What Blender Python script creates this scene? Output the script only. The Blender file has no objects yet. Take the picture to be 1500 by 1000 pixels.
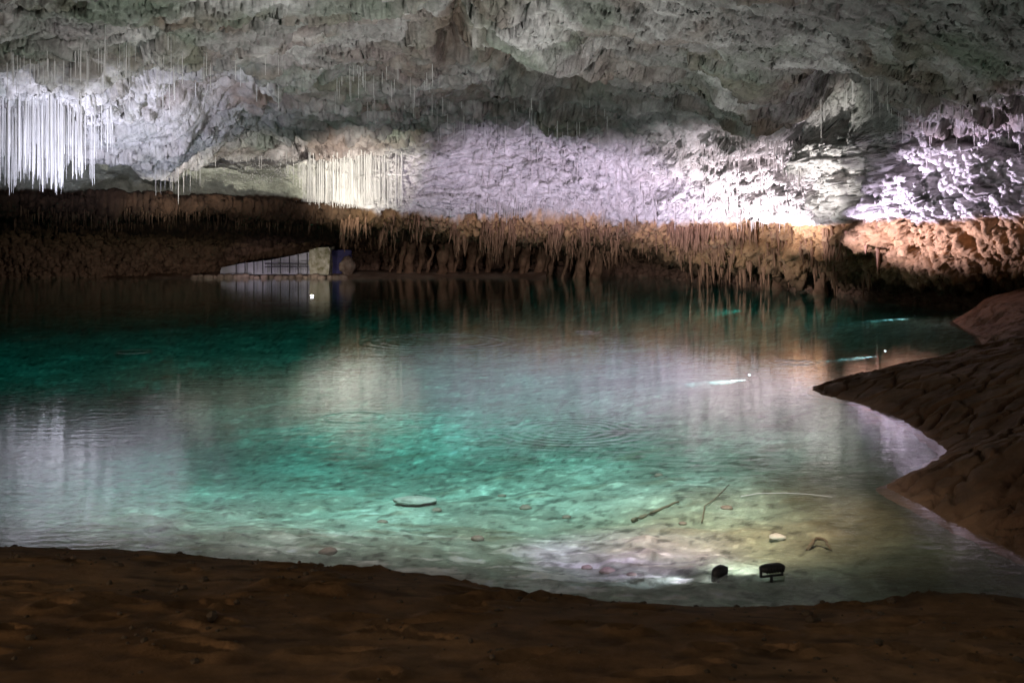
import bpy, bmesh, math, random
import numpy as np
from mathutils import Vector, Matrix

rng = np.random.default_rng(11)
random.seed(11)
scene = bpy.context.scene
col = scene.collection

# ------------------------------------------------------------------ frame
F, YH, CH = 1667.0, 325.0, 3.0          # focal length (px of a 1500 px wide frame), horizon row, eye height over water


def W(px, py, D):
    return np.array([(px - 750.0) / F * D, D, CH + (YH - py) / F * D])


def on_water(px, py, z=0.0):
    D = F * (CH - z) / (py - YH)
    return (px - 750.0) / F * D, D


# ------------------------------------------------------------------ noise
M32 = 0xFFFFFFFF


def hash3(ix, iy, iz, s):
    h = (ix * 374761393 + iy * 668265263 + iz * 1442695041 + s * 974711 + 12345) & M32
    h = ((h ^ (h >> 13)) * 1274126177) & M32
    h = ((h ^ (h >> 15)) * 2246822519) & M32
    return h ^ (h >> 16)


def gnoise(P, s=0):
    I = np.floor(P).astype(np.int64)
    f = P - I
    u = f * f * f * (f * (f * 6 - 15) + 10)
    r = 0
    for dx in (0, 1):
        wx = u[:, 0] if dx else 1 - u[:, 0]
        for dy in (0, 1):
            wy = u[:, 1] if dy else 1 - u[:, 1]
            for dz in (0, 1):
                wz = u[:, 2] if dz else 1 - u[:, 2]
                h = hash3(I[:, 0] + dx, I[:, 1] + dy, I[:, 2] + dz, s)
                g = ((h & 1023) / 511.5 - 1) * (f[:, 0] - dx) + (((h >> 10) & 1023) / 511.5 - 1) * (f[:, 1] - dy) \
                    + (((h >> 20) & 1023) / 511.5 - 1) * (f[:, 2] - dz)
                r = r + wx * wy * wz * g
    return r * 1.4


def fbm(P, octv=4, s=0, gain=0.5, ridged=False):
    a, r, t = 1.0, 0, 0
    Q = P.copy()
    for k in range(octv):
        n = gnoise(Q, s + k * 17)
        if ridged:
            n = 1 - 2 * np.abs(n)
        r = r + a * n
        t += a
        a *= gain
        Q = Q * 2.03 + 11.7
    return r / t


def voronoi(P, s=0):
    I = np.floor(P).astype(np.int64)
    f = P - I
    n = len(P)
    f1 = np.full(n, 9.0)
    f2 = np.full(n, 9.0)
    idr = np.zeros(n)
    for dx in (-1, 0, 1):
        for dy in (-1, 0, 1):
            for dz in (-1, 0, 1):
                h = hash3(I[:, 0] + dx, I[:, 1] + dy, I[:, 2] + dz, s)
                d = np.sqrt((dx + (h & 1023) / 1023 - f[:, 0]) ** 2 + (dy + ((h >> 10) & 1023) / 1023 - f[:, 1]) ** 2
                            + (dz + ((h >> 20) & 1023) / 1023 - f[:, 2]) ** 2)
                m = d < f1
                f2 = np.where(m, f1, np.minimum(f2, d))
                idr = np.where(m, (h % 9973) / 9973.0, idr)
                f1 = np.where(m, d, f1)
    return f1, f2, idr


def facets(P, s=0, tilt=1.2):
    """broken rock: every cell is a tilted plane of its own height"""
    I = np.floor(P).astype(np.int64)
    f = P - I
    n = len(P)
    f1 = np.full(n, 9.0)
    val = np.zeros(n)
    for dx in (-1, 0, 1):
        for dy in (-1, 0, 1):
            for dz in (-1, 0, 1):
                h = hash3(I[:, 0] + dx, I[:, 1] + dy, I[:, 2] + dz, s)
                ox = f[:, 0] - dx - (h & 1023) / 1023
                oy = f[:, 1] - dy - ((h >> 10) & 1023) / 1023
                oz = f[:, 2] - dz - ((h >> 20) & 1023) / 1023
                d = ox * ox + oy * oy + oz * oz
                m = d < f1
                h2 = hash3(h & 65535, (h >> 16), np.zeros_like(h), s + 5)
                t = ((h2 % 997) / 997.0 - 0.5) + tilt * (((h2 >> 8) % 911) / 911.0 - 0.5) * ox + tilt * (((h2 >> 5) % 877) / 877.0 - 0.5) * oy \
                    + tilt * (((h2 >> 11) % 859) / 859.0 - 0.5) * oz
                val = np.where(m, t, val)
                f1 = np.where(m, d, f1)
    return val


def sstep(a, b, x):
    t = np.clip((x - a) / (b - a), 0, 1)
    return t * t * (3 - 2 * t)


# ------------------------------------------------------------------ scene helpers
def tag(o, label=None, cat=None, group=None, kind=None):
    if label:
        o['label'] = label
    if cat:
        o['category'] = cat
    if group:
        o['group'] = group
    if kind:
        o['kind'] = kind
    return o


def link(o, parent=None):
    col.objects.link(o)
    if parent is not None:
        o.parent = parent
    return o


def grid_mesh(name, P, nr, nc, color=None, flip=False):
    """P: (nr*nc,3) row-major"""
    me = bpy.data.meshes.new(name)
    a = (np.arange(nr - 1)[:, None] * nc + np.arange(nc - 1)[None, :]).ravel()
    q = np.stack([a, a + 1, a + nc + 1, a + nc], 1)
    if flip:
        q = q[:, ::-1]
    me.vertices.add(len(P))
    me.vertices.foreach_set('co', np.ascontiguousarray(P, np.float32).ravel())
    me.loops.add(q.size)
    me.loops.foreach_set('vertex_index', np.ascontiguousarray(q, np.int32).ravel())
    me.polygons.add(len(q))
    me.polygons.foreach_set('loop_start', np.arange(0, q.size, 4, dtype=np.int32))
    me.polygons.foreach_set('use_smooth', np.ones(len(q), bool))
    me.update(calc_edges=True)
    if color is not None:
        at = me.attributes.new('tint', 'FLOAT_COLOR', 'POINT')
        c = np.ones((len(P), 4), np.float32)
        c[:, :3] = np.clip(color, 0.005, 0.9)
        at.data.foreach_set('color', c.ravel())
    return me


def bm_obj(name, bm, mat, parent=None, smooth=False):
    me = bpy.data.meshes.new(name)
    bmesh.ops.recalc_face_normals(bm, faces=bm.faces)
    bm.to_mesh(me)
    bm.free()
    if smooth:
        for p in me.polygons:
            p.use_smooth = True
    me.materials.append(mat)
    o = bpy.data.objects.new(name, me)
    return link(o, parent)


def bm_box(bm, c, s, rot=None, bevel=0.0):
    r = bmesh.ops.create_cube(bm, size=1.0)
    vs = r['verts']
    m = Matrix.Translation(c) @ (rot.to_4x4() if rot else Matrix.Identity(4)) @ Matrix.Diagonal((s[0], s[1], s[2], 1))
    bmesh.ops.transform(bm, matrix=m, verts=vs)
    if bevel:
        es = list({e for v in vs for e in v.link_edges})
        bmesh.ops.bevel(bm, geom=es, offset=bevel, segments=2, affect='EDGES', profile=0.6)


def bm_tube(bm, pts, radii, n=7, cap=True):
    rings = []
    pts = [Vector(p) for p in pts]
    for i, p in enumerate(pts):
        d = (pts[min(i + 1, len(pts) - 1)] - pts[max(i - 1, 0)])
        if d.length < 1e-9:
            d = Vector((0, 0, 1))
        d.normalize()
        ax = Vector((1, 0, 0)) if abs(d.x) < 0.8 else Vector((0, 1, 0))
        u = d.cross(ax).normalized()
        v = d.cross(u)
        rings.append([bm.verts.new(p + (u * math.cos(2 * math.pi * k / n) + v * math.sin(2 * math.pi * k / n)) * radii[i]) for k in range(n)])
    for a, b in zip(rings[:-1], rings[1:]):
        for k in range(n):
            bm.faces.new((a[k], a[(k + 1) % n], b[(k + 1) % n], b[k]))
    if cap:
        bm.faces.new(rings[0][::-1])
        bm.faces.new(rings[-1])


# ------------------------------------------------------------------ materials
def mat_base(name):
    m = bpy.data.materials.new(name)
    m.use_nodes = True
    nt = m.node_tree
    b = nt.nodes['Principled BSDF']
    return m, nt, b


def noise_node(nt, scale, detail=6, rough=0.6, vec=None, dist=0.0):
    n = nt.nodes.new('ShaderNodeTexNoise')
    n.inputs['Scale'].default_value = scale
    n.inputs['Detail'].default_value = detail
    n.inputs['Roughness'].default_value = rough
    n.inputs['Distortion'].default_value = dist
    if vec is not None:
        nt.links.new(vec, n.inputs['Vector'])
    return n


def ramp(nt, src, stops):
    r = nt.nodes.new('ShaderNodeValToRGB')
    while len(r.color_ramp.elements) < len(stops):
        r.color_ramp.elements.new(0.5)
    for e, (p, c) in zip(r.color_ramp.elements, stops):
        e.position = p
        e.color = (*c, 1) if len(c) == 3 else c
    nt.links.new(src, r.inputs[0])
    return r


def rock_mat(name, c1, c2, scale=4.0, bump=0.5, bdist=0.04, rough=0.85, spec=0.25, tint=False, lo=0.65, hi=1.3, bscale=9.0, coord='Object'):
    m, nt, b = mat_base(name)
    tc = nt.nodes.new('ShaderNodeTexCoord')
    src = tc.outputs[coord]
    n1 = noise_node(nt, scale, 8, 0.65, src)
    if tint:
        at = nt.nodes.new('ShaderNodeAttribute')
        at.attribute_name = 'tint'
        r = ramp(nt, n1.outputs[0], [(0.3, (lo,) * 3), (0.7, (hi,) * 3)])
        mx = nt.nodes.new('ShaderNodeMix')
        mx.data_type = 'RGBA'
        mx.blend_type = 'MULTIPLY'
        mx.inputs[0].default_value = 1
        nt.links.new(at.outputs['Color'], mx.inputs[6])
        nt.links.new(r.outputs[0], mx.inputs[7])
        nt.links.new(mx.outputs[2], b.inputs['Base Color'])
    else:
        r = ramp(nt, n1.outputs[0], [(0.32, c1), (0.68, c2)])
        nt.links.new(r.outputs[0], b.inputs['Base Color'])
    n2 = noise_node(nt, bscale, 8, 0.7, src)
    bp = nt.nodes.new('ShaderNodeBump')
    bp.inputs['Strength'].default_value = bump
    bp.inputs['Distance'].default_value = bdist
    nt.links.new(n2.outputs[0], bp.inputs['Height'])
    nt.links.new(bp.outputs[0], b.inputs['Normal'])
    b.inputs['Roughness'].default_value = rough
    b.inputs['Specular IOR Level'].default_value = spec
    return m


M_cave = rock_mat('cave_rock', None, None, scale=2.2, bump=1.0, bdist=0.11, tint=True, bscale=5.5, coord='Object', lo=0.6, hi=1.35)
M_sand = rock_mat('wet_sand', None, None, scale=5.0, bump=0.5, bdist=0.02, tint=True, bscale=40, rough=0.85, spec=0.12)
M_mud = rock_mat('drying_mud', None, None, scale=3.0, bump=0.7, bdist=0.03, tint=True, bscale=14, rough=0.7, spec=0.22)
M_bed = rock_mat('lake_silt', None, None, scale=4.0, bump=0.9, bdist=0.06, tint=True, bscale=10, rough=0.95, spec=0.0)
M_straw = rock_mat('white_calcite', (0.55, 0.53, 0.50), (0.78, 0.77, 0.75), scale=3, bump=0.2, bdist=0.01)
M_dripw = rock_mat('pale_dripstone', (0.42, 0.38, 0.37), (0.70, 0.66, 0.64), scale=3, bump=0.4, bdist=0.02)
M_dripb = rock_mat('brown_dripstone', (0.13, 0.07, 0.04), (0.38, 0.225, 0.14), scale=2.5, bump=0.6, bdist=0.03)
M_stone = rock_mat('shore_stone', (0.16, 0.10, 0.07), (0.40, 0.30, 0.23), scale=3, bump=0.6, bdist=0.03)
M_pale = rock_mat('pale_stone', (0.55, 0.52, 0.42), (0.80, 0.77, 0.66), scale=6, bump=0.4, bdist=0.01)
M_slab = rock_mat('slab_stone', (0.28, 0.27, 0.22), (0.50, 0.48, 0.40), scale=6, bump=0.5, bdist=0.02)
M_plaster = rock_mat('pale_plaster', (0.50, 0.48, 0.52), (0.68, 0.66, 0.72), scale=2, bump=0.3, bdist=0.02)
M_moss = rock_mat('mossy_stone', (0.14, 0.12, 0.04), (0.62, 0.56, 0.46), scale=3.5, bump=0.8, bdist=0.05)
M_navy = rock_mat('dark_blue_panel', (0.05, 0.045, 0.12), (0.09, 0.08, 0.20), scale=2, bump=0.2, bdist=0.01)
M_wood = rock_mat('sunken_wood', (0.05, 0.035, 0.02), (0.16, 0.11, 0.07), scale=8, bump=0.6, bdist=0.01)
M_stick = rock_mat('silted_wood', (0.13, 0.11, 0.07), (0.24, 0.20, 0.13), scale=8, bump=0.6, bdist=0.01)
M_steel = rock_mat('dark_steel', (0.02, 0.02, 0.022), (0.05, 0.045, 0.05), scale=12, bump=0.2, bdist=0.004, rough=0.5, spec=0.5)
M_tube = rock_mat('pale_tube', (0.6, 0.6, 0.6), (0.75, 0.75, 0.75), scale=12, bump=0.1, bdist=0.002)
M_lens = bpy.data.materials.new('lamp_lens')
M_lens.use_nodes = True
_b = M_lens.node_tree.nodes['Principled BSDF']
_b.inputs['Base Color'].default_value = (0.8, 0.8, 0.85, 1)
_b.inputs['Emission Color'].default_value = (0.92, 0.92, 1.0, 1)
_b.inputs['Emission Strength'].default_value = 7.0

# ------------------------------------------------------------------ cave shell
# rows K1 waterline, K2 back of the recess under the lip, K3 lip, K4 tide mark, K5 top of lower wall, K6, K7 roof; (row px, distance)
KN = {
    -1500: [(575, 20), (500, 20), (430, 19), (300, 18.5), (200, 18), (90, 16), (0, 14)],
    -900: [(492, 30), (430, 30), (360, 28), (300, 27), (200, 26), (100, 23), (0, 20)],
    -250: [(416, 55), (340, 54), (298, 42), (290, 41), (205, 43), (145, 37), (0, 30)],
    0: [(406, 61.7), (330, 60), (294, 46), (287, 45.3), (205, 47), (150, 40.5), (0, 33)],
    120: [(405, 62), (331, 60.5), (295, 47), (288, 46.3), (212, 48), (148, 41), (0, 33)],
    240: [(405, 62.5), (333, 61), (297, 49), (290, 48), (238, 49.5), (150, 43), (0, 34)],
    480: [(402, 65), (348, 64), (318, 56), (300, 53), (232, 53), (125, 45), (0, 35)],
    700: [(400, 66.5), (362, 66), (333, 58), (310, 55.5), (205, 54), (100, 45), (0, 36)],
    900: [(402, 65), (372, 65), (345, 56), (313, 53.5), (192, 50), (100, 42), (0, 34)],
    1050: [(412, 57.5), (388, 57), (372, 50.5), (315, 48.5), (186, 46), (90, 38), (0, 31)],
    1200: [(425, 50), (402, 49.5), (384, 45.5), (315, 43.7), (182, 42), (90, 34), (0, 28.5)],
    1350: [(446, 42), (408, 42), (388, 38.5), (316, 37.2), (190, 36.5), (90, 30), (0, 26)],
    1500: [(456, 38.5), (405, 39), (388, 34.5), (319, 33), (192, 33), (90, 27), (0, 23.5)],
    2000: [(510, 27), (440, 27), (400, 25), (320, 24), (200, 24), (90, 20), (0, 18)],
    2900: [(600, 18), (480, 18), (410, 17), (320, 16.5), (200, 16), (90, 14), (0, 12.5)],
}


def pchip(xk, yk, x):
    """yk: (nk, m) -> (len(x), m), monotone cubic"""
    h = np.diff(xk)[:, None]
    d = np.diff(yk, axis=0) / h
    m = np.zeros_like(yk)
    m[1:-1] = np.where(d[:-1] * d[1:] > 0, 2 * d[:-1] * d[1:] / (d[:-1] + d[1:] + 1e-12), 0)
    m[0], m[-1] = d[0], d[-1]
    i = np.clip(np.searchsorted(xk, x, 'right') - 1, 0, len(xk) - 2)
    t = ((x - xk[i]) / (xk[i + 1] - xk[i]))[:, None]
    hh = (xk[i + 1] - xk[i])[:, None]
    return (1 + 2 * t) * (1 - t) ** 2 * yk[i] + t * (1 - t) ** 2 * hh * m[i] + t * t * (3 - 2 * t) * yk[i + 1] + t * t * (t - 1) * hh * m[i + 1]


cx = np.concatenate([np.arange(-1500, -100, 10.0), np.arange(-100, 1600, 1.6), np.arange(1600, 2901, 10.0)])
xk = np.array(sorted(KN))
yk = np.array([np.array(KN[k]).ravel() for k in xk], float)
CK = pchip(xk, yk, cx).reshape(len(cx), 7, 2)                    # (ncol, 7, 2)
# world profile knots per column: (D, z)
Dk = CK[:, :, 1]
Zk = CH + (YH - CK[:, :, 0]) / F * Dk
Dk = np.concatenate([Dk[:, :1] + 0.3, Dk, Dk[:, -1:] * 0.62, Dk[:, -1:] * 0.28], 1)
Zk = np.concatenate([np.full((len(cx), 1), -3.0), Zk, Zk[:, -1:] + 1.3, Zk[:, -1:] + 1.8], 1)
rows_per = [8, 56, 50, 52, 130, 130, 130, 50, 20]
vk = np.arange(10.0)
vv = np.concatenate([np.linspace(i, i + 1, n, endpoint=False) for i, n in enumerate(rows_per)] + [np.array([9.0])])
Dg = pchip(vk, Dk.T.copy(), vv)                                    # (nr, nc)
Zg = pchip(vk, Zk.T.copy(), vv)
nr, nc = Dg.shape
Xg = (cx[None, :] - 750) / F * Dg
PX = np.broadcast_to(cx[None, :], Dg.shape)
PY = YH - (Zg - CH) / Dg * F
VV = np.broadcast_to(vv[:, None], Dg.shape)


def normals(X, Y, Z):
    P = np.stack([X, Y, Z], -1)
    a = np.gradient(P, axis=1)
    b = np.gradient(P, axis=0)
    n = np.cross(a, b)
    n /= np.linalg.norm(n, axis=-1, keepdims=True) + 1e-9
    return n


N = normals(Xg, Dg, Zg)
# make them face the open cave (towards the eye)
s = np.sign(np.sum(N * (np.array([0, 0, CH]) - np.stack([Xg, Dg, Zg], -1)), -1).mean())
N *= s
FLIP_SHELL = s < 0
B = np.stack([Xg, Dg, Zg], -1).reshape(-1, 3)
Pn = B.copy()
px_, py_, v_ = PX.ravel(), PY.ravel(), VV.ravel()

warp = np.stack([fbm(B * 0.35, 3, 5), fbm(B * 0.35 + 40, 3, 6), fbm(B * 0.35 + 80, 3, 7)], 1)
big = fbm(B * np.array([0.16, 0.16, 0.25]), 4, 1)
mid = fbm(B * np.array([0.6, 0.6, 0.9]) + warp * 0.8, 5, 2)
ridg = fbm(B * np.array([0.55, 0.6, 1.0]) + warp * 1.2, 5, 3, ridged=True)
# chipped plates: cells wider than high
f1, f2, cid = voronoi(B * np.array([0.75, 0.75, 1.6]) + warp * 1.3, 4)
g1, g2, gid = voronoi(B * np.array([1.9, 1.9, 3.6]) + warp * 2.2, 9)
fa = facets(B * np.array([0.17, 0.38, 0.75]) + warp * 0.35, 14, 1.8)
fb = facets(B * np.array([0.50, 0.95, 1.9]) + warp * 0.6, 15, 1.8)
fc = facets(B * np.array([1.3, 2.0, 4.2]) + warp * 1.1, 16, 2.0)
# bedding
bed_t = Zg.ravel() / 0.55 + Xg.ravel() * 0.045 + warp[:, 2] * 2.4 + 0.6 * big
bf = bed_t - np.floor(bed_t)
saw = np.where(bf < 0.85, bf / 0.85, (1 - bf) / 0.15)             # slow out, quick back: overhanging edges
# drapery: vertical flutes
sh = B[:, 1] - 0.55 * (B[:, 2] - 4) * sstep(1150, 1300, px_)           # the drapes on the right wall lean
Bs = np.stack([B[:, 0], sh, B[:, 2]], 1)
flu = fbm(Bs * np.array([1.7, 1.7, 0.38]) + warp * 0.9, 4, 21, ridged=True)
flu2 = fbm(Bs * np.array([4.2, 4.2, 1.0]) + warp * 1.5, 3, 31, ridged=True)

up = sstep(4.7, 5.3, v_)                                           # roof
low = 1 - sstep(3.95, 4.1, v_)                                     # under the tide mark
midw = (1 - up) * (1 - low)
reg = sstep(-0.25, 0.35, fbm(B * 0.12 + 9, 3, 61))                 # where plates are strong
right_smooth = sstep(950, 1150, px_) * sstep(5.4, 6.0, v_)
left_smooth = (1 - sstep(430, 520, px_)) * sstep(4.0, 4.15, v_) * (1 - sstep(4.75, 5.05, v_)) * sstep(-100, 60, px_)
rightwall = sstep(980, 1120, px_) * (1 - sstep(5.0, 5.4, v_))

ledge = sstep(350, 420, px_) * (1 - sstep(800, 900, px_)) * sstep(80, 120, py_)
disp = 0.75 * big * (1 - 0.4 * low)
disp += up * (0.30 * mid + 0.10 * ridg + (0.42 + 0.25 * reg) * fa + (0.22 + 0.16 * reg) * fb + 0.13 * fc
              + (0.30 + 0.35 * ledge) * (saw - 0.5) * (0.3 + 0.6 * reg + 0.3 * ledge)) * (1 - 0.5 * right_smooth)
disp += midw * (1 - 0.93 * left_smooth) * (0.34 * mid + 0.16 * ridg + (0.22 + 0.3 * rightwall) * fa + (0.26 + 0.22 * rightwall) * fb + 0.16 * fc + 0.13 * (saw - 0.5) * (1 - rightwall)
                + rightwall * (0.55 * flu + 0.30 * flu2 + 0.25 * mid)
                + 0.55 * fbm(B * np.array([0.75, 0.75, 0.9]) + warp * 1.4, 3, 171, ridged=True) * sstep(820, 980, px_) * (1 - sstep(1270, 1330, px_)))
disp += low * (0.30 * mid + 0.50 * flu + 0.25 * flu2 + 0.35 * (cid - 0.5) + 0.12 * (gid - 0.5))
disp *= np.where(v_ < 1, sstep(0, 1, v_) * 0.8 + 0.2, 1)


def blob(cx_, cy_, rx, ry, amp, rot=0.0, sharp=1.0):
    a = math.radians(rot)
    dx, dy = px_ - cx_, py_ - cy_
    # ragged outline
    dx = dx + warp[:, 0] * rx * 0.8
    dy = dy + warp[:, 1] * ry * 0.8
    u = (dx * math.cos(a) + dy * math.sin(a)) / rx
    w = (-dx * math.sin(a) + dy * math.cos(a)) / ry
    r2 = u * u + w * w
    return amp * np.exp(-r2 ** sharp)


feat = 0
feat = feat + blob(655, 68, 20, 24, -2.4, 0, 2.5)
feat = feat + blob(676, 20, 12, 45, -0.8, 10, 1.5)
feat = feat + blob(800, 98, 120, 34, -1.1, 14, 2.5)
feat = feat + blob(790, 38, 130, 14, 0.7, 26, 1.5)
feat = feat + blob(1252, 146, 64, 36, -1.5, 0, 2.0)
feat = feat + blob(1238, 208, 56, 34, 0.75, 0, 2.0)
feat = feat + blob(1170, 186, 14, 20, -1.4, 0, 2.0)
feat = feat + blob(1330, 215, 45, 35, -0.9, -20, 2.0)
feat = feat + blob(1100, 130, 60, 60, 0.7, 40, 1.5)
feat = feat + blob(190, 165, 135, 55, 0.9, 10, 2.0)
feat = feat + blob(235, 225, 40, 24, 0.8, 20, 1.5)
feat = feat + blob(345, 165, 60, 60, -0.8, 0, 1.5)
feat = feat + blob(965, 275, 48, 20, -0.8, -15, 2.0)
feat = feat + blob(1292, 338, 26, 20, 0.9, 0, 1.5)
feat = feat + blob(1125, 340, 40, 26, -0.5, 0, 2.0)
feat = feat + blob(390, 378, 90, 26, -1.2, -8, 2.0)
disp = disp + feat * (v_ > 1.0)
Pn = B + N.reshape(-1, 3) * disp[:, None]
# the lip hangs in ragged lobes
lob = fbm(np.stack([px_ / 46.0, np.zeros(len(px_)), v_ * 0.3], 1), 4, 97, 0.6)
Pn[:, 2] -= (0.75 * np.clip(lob + 0.12, 0, 1) * 1.6 - 0.25) * np.exp(-((v_ - 2.75) / 0.55) ** 2) * sstep(420, 620, px_)
G = Pn.reshape(nr, nc, 3)
# fine second pass on the new normals
N2 = normals(G[..., 0], G[..., 1], G[..., 2]) * s
w2 = np.stack([fbm(Pn * 1.6, 3, 75), fbm(Pn * 1.6 + 20, 3, 76), fbm(Pn * 1.6 + 50, 3, 77)], 1)
k1, k2, kid = voronoi(Pn * np.array([3.6, 3.6, 6.5]) + w2 * 2.4, 78)
fine = 0.6 * fbm(Pn * 2.6, 5, 71, 0.68) + 0.45 * fbm(Pn * np.array([2.2, 2.2, 4.6]) + w2, 4, 81, 0.6, ridged=True) + 0.55 * (kid - 0.5) * sstep(-0.4, 0.3, gnoise(Pn * 0.5, 79))
crk1, crk2, _q = voronoi(Pn * np.array([1.0, 1.0, 2.2]) + w2 * 0.9, 88)
crk = (1 - sstep(0.0, 0.06, crk2 - crk1)) * sstep(-0.15, 0.25, fbm(Pn * 0.4, 3, 89))
fine = fine * (0.15 + 0.13 * sstep(-0.2, 0.4, fbm(Pn * 0.25, 3, 83)))
fine = fine - 0.22 * crk
Pn = Pn + N2.reshape(-1, 3) * (fine * (1 - 0.85 * left_smooth) * (1 - 0.25 * midw * (1 - rightwall)))[:, None]
G = Pn.reshape(nr, nc, 3)

# ---- the rock's colours
pale = np.array([0.64, 0.61, 0.60])
grey = np.array([0.32, 0.30, 0.29])
green = np.array([0.20, 0.245, 0.18])
brn = np.array([0.23, 0.16, 0.12])
umber = np.array([0.17, 0.105, 0.06])
orange = np.array([0.50, 0.30, 0.15])
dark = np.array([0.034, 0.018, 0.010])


def mixc(a, b, t):
    return a * (1 - t[:, None]) + b * t[:, None]


m1 = sstep(-0.15, 0.35, fbm(B * np.array([0.22, 0.22, 0.4]) + warp * 0.6, 5, 101))
m2 = sstep(0.0, 0.45, fbm(B * np.array([0.30, 0.30, 0.6]) + 30 + warp * 0.6, 5, 111))
m3 = sstep(0.02, 0.40, fbm(B * np.array([0.45, 0.45, 0.8]) + 60 + warp * 0.8, 5, 121))
m4 = sstep(-0.1, 0.5, fbm(B * np.array([1.2, 1.2, 2.4]) + warp * 1.5, 4, 131))
C = mixc(np.tile(grey, (len(B), 1)), green, m1 * 0.8)
C = mixc(C, np.array([0.38, 0.31, 0.33]), sstep(0.0, 0.4, fbm(B * np.array([0.18, 0.18, 0.3]) + 77, 4, 161)) * 0.4)
C = mixc(C, brn, m2 * 0.8)
C = mixc(C, np.array([0.20, 0.13, 0.09]), sstep(0.12, 0.22, np.abs(fa) - 0.25) * 0.35)
C = mixc(C, np.array([0.10, 0.085, 0.065]), sstep(0.25, 0.5, fbm(B * np.array([0.9, 0.9, 1.8]) + 15 + warp, 4, 151)) * 0.7)
C = mixc(C, pale, np.clip(m3 * 0.75 + 0.25 * m4 * m3, 0, 1))
C = mixc(C, pale * 0.85, 0.35 * m4 * sstep(0.2, 0.75, saw))         # light catching the ledge edges, put into the colour
C = mixc(C, C * 0.35, crk * 0.8)  # shade in the cracks darkened into the colour
# lower wall calcite
Cw = mixc(np.tile(pale * 1.08, (len(B), 1)), np.array([0.42, 0.37, 0.36]), m2 * 0.6)
Cw = mixc(Cw, np.array([0.30, 0.33, 0.30]), 0.5 * m1 * m4)
C = mixc(Cw, C, sstep(4.75, 5.3, v_ + 0.25 * big))
Cl = np.tile(np.array([0.36, 0.38, 0.29]), (len(B), 1))
C = mixc(C, Cl, left_smooth * 0.85)
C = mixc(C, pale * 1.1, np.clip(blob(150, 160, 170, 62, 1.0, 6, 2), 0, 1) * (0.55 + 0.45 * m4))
C = mixc(C, brn * 0.9, np.clip(blob(800, 98, 110, 30, 0.9, 14, 2.5), 0, 1))
C = mixc(C, brn * 0.7, np.clip(blob(660, 60, 30, 50, 0.9, 0, 2), 0, 1))  # shade of the roof cavity and its streak, put into the colour
# below the old water mark
jit = 0.10 * fbm(B * np.array([3.0, 3.0, 0.6]), 4, 141) + 0.05 * mid
below = 1 - sstep(3.97, 4.07, v_ + jit - 0.17 * (1 - sstep(430, 560, px_)))
Cb = mixc(np.tile(orange, (len(B), 1)), umber * 1.4, m2)
Cb = mixc(Cb, np.array([0.36, 0.27, 0.20]), m4 * 0.6)
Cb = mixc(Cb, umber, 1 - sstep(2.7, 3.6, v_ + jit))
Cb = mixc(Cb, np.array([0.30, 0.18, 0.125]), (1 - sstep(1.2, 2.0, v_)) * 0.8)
Cb = mixc(Cb, dark * (1.1 + 0.8 * m4[:, None]), (1 - sstep(420, 720, px_ + 60 * mid)) * sstep(2.0, 2.3, v_))  # shade under the left overhang darkened into the stain colour
Cb = mixc(Cb, np.array([0.33, 0.20, 0.10]), sstep(1180, 1340, px_) * sstep(2.9, 3.4, v_) * 0.75)
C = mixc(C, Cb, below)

ti_roof = int(np.searchsorted(vv, 4.9))


def shell(name, r0, r1, label):
    me = grid_mesh(name, G[r0:r1].reshape(-1, 3), r1 - r0, nc, C.reshape(nr, nc, 3)[r0:r1].reshape(-1, 3), flip=FLIP_SHELL)
    me.materials.append(M_cave)
    o = link(bpy.data.objects.new(name, me))
    tag(o, label, 'cave rock', kind='structure')
    return o


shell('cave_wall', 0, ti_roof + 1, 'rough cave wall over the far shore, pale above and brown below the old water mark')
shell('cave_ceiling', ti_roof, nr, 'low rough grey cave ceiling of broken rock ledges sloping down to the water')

# projected position of every shell vertex
PXs = 750 + G[..., 0] / G[..., 1] * F
PYs = YH - (G[..., 2] - CH) / G[..., 1] * F
fx, fy, fP, fv = PXs.ravel(), PYs.ravel(), G.reshape(-1, 3), VV.ravel()


def pick(x0, x1, y0, y1, n, v0=0, v1=9, dens=None):
    idx = np.where((fx > x0) & (fx < x1) & (fy > y0) & (fy < y1) & (fv > v0) & (fv < v1))[0]
    if dens is not None:
        w = dens(fx[idx], fy[idx])
        idx = rng.choice(idx, n, replace=False, p=w / w.sum())
    else:
        idx = rng.choice(idx, min(n, len(idx)), replace=False)
    return idx


# ------------------------------------------------------------------ stalactites
def drip_mesh(name, mat, kind, seed):
    r = random.Random(seed)
    bm = bmesh.new()
    if kind == 'straw':
        pts, rad = [], []
        x = y = 0
        for k in range(7):
            t = k / 6
            pts.append((x, y, 0.03 - t * 1.03))
            rad.append((1.0 - 0.35 * t) * r.uniform(0.85, 1.15) * (0.6 if k == 6 else 1) * (1.5 if k == 0 else 1))
            x += r.uniform(-1, 1) * 0.002
            y += r.uniform(-1, 1) * 0.002
        bm_tube(bm, [Vector(p) for p in pts], [q * 1.0 for q in rad], n=6)
    else:
        pts, rad = [], []
        x = y = 0
        K = 9
        for k in range(K):
            t = k / (K - 1)
            pts.append((x, y, 0.04 - t * 1.04))
            rad.append(max(0.06, (1 - t) ** 0.75) * r.uniform(0.75, 1.2))
            x += r.uniform(-1, 1) * 0.025
            y += r.uniform(-1, 1) * 0.025
        bm_tube(bm, pts, rad, n=7)
    # radius is in unit space: x, y scaled per object
    me = bpy.data.meshes.new(name)
    bmesh.ops.recalc_face_normals(bm, faces=bm.faces)
    bm.to_mesh(me)
    bm.free()
    for p in me.polygons:
        p.use_smooth = True
    me.materials.append(mat)
    return me


def tube_unit_fix(me):
    return me


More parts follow.
